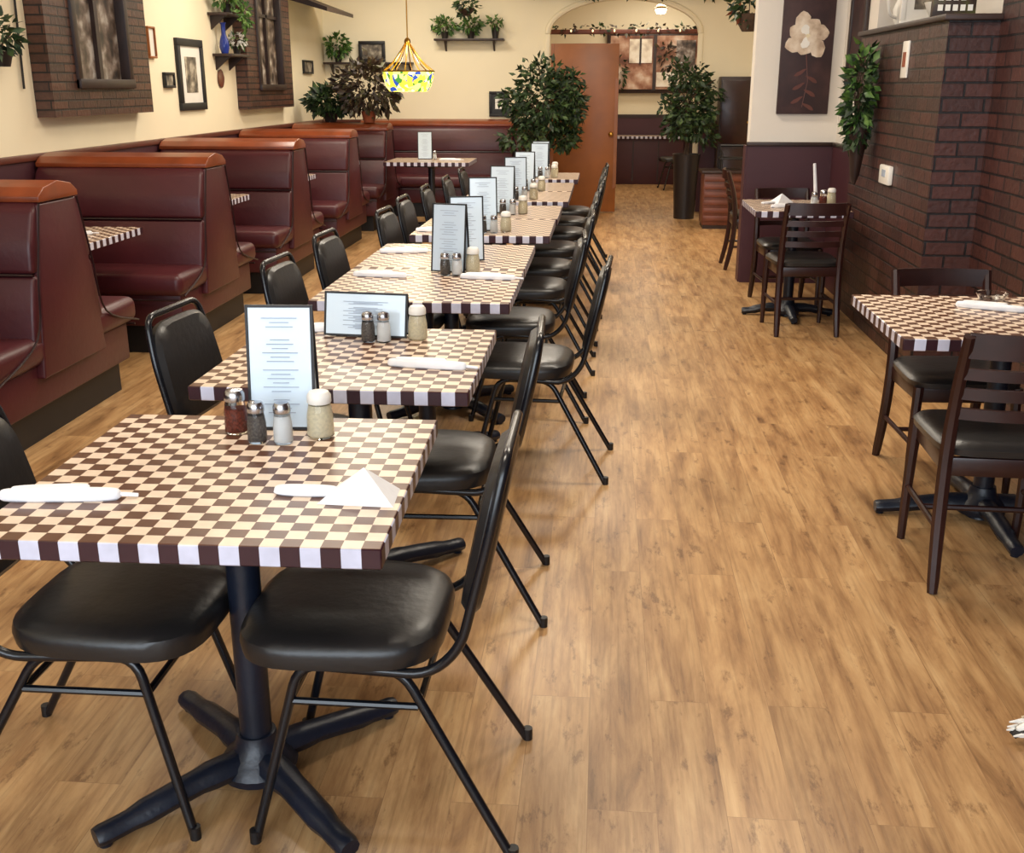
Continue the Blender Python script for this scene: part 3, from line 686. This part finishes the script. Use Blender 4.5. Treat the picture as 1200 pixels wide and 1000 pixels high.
for k in range(5): petal(fc[0], fc[1], k*1.3+.6, .085, .04, yy-.046-k*.0004, m_flower if k % 2 else m_petal)
petal(fc[0], fc[1]-.01, 1.2, .03, .02, yy-.049, m_parm)
b.tube([(1.5, yy-.041, 1.78), (1.53, yy-.041, 1.55), (1.50, yy-.041, 1.36)], .003, m_rail, 5)
for k in range(6): petal(1.515-.003*k, 1.64-.05*k, (-.5 if k % 2 else 3.7), .1, .018, yy-.0415-k*.0003, m_rail)
b.obj('floral_painting')
frame_x('picture_frame', 1.79, 8.0, 8.5, 1.52, 2.4, m_canvas, side=-1, f=.05, fm=m_dwood)
b = B(); b.b2((-.03, -.12, -.055), (0, .10, .055), m_plastic, .008).b2((-.034, -.05, -.01), (-.03, .02, .03), m_ink); b.obj('thermostat', (1.70, 6.72, 1.01))
b = B(); b.b2((-.012, -.06, -.10), (0, .06, .10), m_plastic, .004).b2((-.015, -.03, -.04), (-.012, .03, .04), m_terra); b.obj('wall_plaque', (1.70, 6.58, 1.66))
b = B(); b.lathe([(.01, -.36), (.03, -.3), (.055, -.1), (.075, .0), (.065, .0)], m_dwood, seg=16)
b.leaves((-.01, 0, .2), (.07, .11, .26), 300, .075, m_leaf, clamp=(0, 1, .08)); b.leaves((-.01, 0, .22), (.08, .12, .26), 180, .075, m_leaf2, clamp=(0, 1, .08)); b.leaves((-.01, .0, -.02), (.06, .08, .12), 110, .07, m_leaf, clamp=(0, 1, .08))
for k in range(5): b.tube(catmull([(0, 0, -.05), (-.03, (k-2)*.04, .2), (-.02, (k-2)*.05, .42)], 4), .004, m_bark, 5)
b.obj('wall_vase_ivy', (1.61, 7.2, 1.27))
b = B(); b.lathe([(.05, 0), (.08, .05), (.09, .12), (.06, .2), (.05, .25), (.065, .28)], m_plastic); b.tube(catmull([(.06, 0, .22), (.14, 0, .2), (.13, 0, .1), (.085, 0, .07)], 4), .01, m_plastic, 6); b.obj('ceramic_pitcher', (1.9, 7.45, 1.86), 200)
frame_y('ledge_frame', 7.0, 1.74, 2.0, 1.861, 2.16, m_plastic, .03, m_plastic, inner=m_pic)
b = B(); b.b2((-.11, -.02, 0), (.11, .02, .18), m_leaf3, .004)
for i in range(3):
    for j in range(5 - i % 2): b.b2((-.085+j*.038, -.024, .03+i*.05), (-.06+j*.038, -.02, .06+i*.05), m_plastic)
b.obj('wooden_sign', (1.80, 6.15, 1.861))
b = B(); b.lathe([(.04, 0), (.07, .03), (.1, .1), (.095, .1)], m_plastic, seg=24); b.obj('ceramic_bowl', (1.86, 6.55, 1.861))

# soft white plume with a dark tip at lower right
b = B()
prof = [(0, .004), (.02, .012), (.06, .024), (.12, .032), (.22, .034), (.36, .03)]
b.tube(catmull([(x, 0, .036+.03*min(1, x*3)) for x, _ in prof], 3), [p for i in range(5) for p in [prof[i][1]+(prof[i+1][1]-prof[i][1])*k/3 for k in range(3)]]+[.03], m_feather, 14)
for k in range(420):
    a = R.uniform(0, 2*math.pi); u = R.random()**.8
    x = .03+.3*u; rad = .010+.022*min(1, u*4)
    p = Vector((x, rad*math.cos(a), .036+.03*min(1, x*3)+rad*.95*math.sin(a)))
    L = R.uniform(.025, .05)
    q_ = p+Vector((-L, math.cos(a)*.006, math.sin(a)*.006-.003)); q_.z = max(.004, q_.z)
    b.tube([p, (p+q_)/2+Vector((0, math.cos(a)*.003, math.sin(a)*.003)), q_], [.006, .005, .002], m_feathert if k % 6 == 0 else m_feather, 5)
for k in range(7): b.tube([(.03, (k-3)*.003, .04), (.012, (k-3)*.004, .034), (-.008, (k-3)*.004, .018)], [.005, .004, .0015], m_kick, 5)
b.obj('feather_duster', (1.03, 2.33, 0), 10)

# ------------------------------------------------------------ lights
def area(name, loc, rot, sx, sy, e, col):
    l = bpy.data.lights.new(name, 'AREA'); l.shape = 'RECTANGLE'; l.size = sx; l.size_y = sy; l.energy = e; l.color = col
    o = bpy.data.objects.new(name, l); S.collection.objects.link(o); o.location = loc; o.rotation_euler = [math.radians(a) for a in rot]; return o
warm = (1, .90, .75)
for i, (x, y, e) in enumerate([(-.6, 2.2, 36), (.7, 4.6, 62), (-1.6, 5.2, 44), (-.4, 7.6, 58), (-2.2, 9.0, 48), (-.2, 10.6, 60), (-2.2, 12.2, 44), (1.7, 11.5, 22), (.3, 15.2, 22), (.8, 17.2, 20)]):  # the far room's second light is added to brighten that room
    area('ceiling_light', (x, y, 2.96), (0, 0, 0), 1.0, .5, e, warm)
area('daylight_window', (-.8, -2.3, 1.8), (82, 0, 0), 5, 2.0, 200, (.80, .90, 1))
def point(n, loc, e, col, s):
    pl = bpy.data.lights.new(n, 'POINT'); pl.energy = e; pl.color = col; pl.shadow_soft_size = s
    o = bpy.data.objects.new(n, pl); S.collection.objects.link(o); o.location = loc
point('far_lamp', (.75, 16.0, 2.3), 14, (1, .82, .6), .12)
point('pendant_bulb', (-2.05, 11.55, 1.75), 10, (1, .85, .5), .05)
w = bpy.data.worlds.new('World'); S.world = w; w.use_nodes = True
w.node_tree.nodes['Background'].inputs[0].default_value = (.75, .87, 1, 1); w.node_tree.nodes['Background'].inputs[1].default_value = 1.0

cam = bpy.data.cameras.new('Camera'); cam.lens = 37.5; cam.sensor_width = 36; cam.clip_end = 100
co = bpy.data.objects.new('Camera', cam); S.collection.objects.link(co)
co.location = (0, 0, 1.52); co.rotation_euler = (math.radians(72.26), 0, math.radians(4.79))
S.camera = co
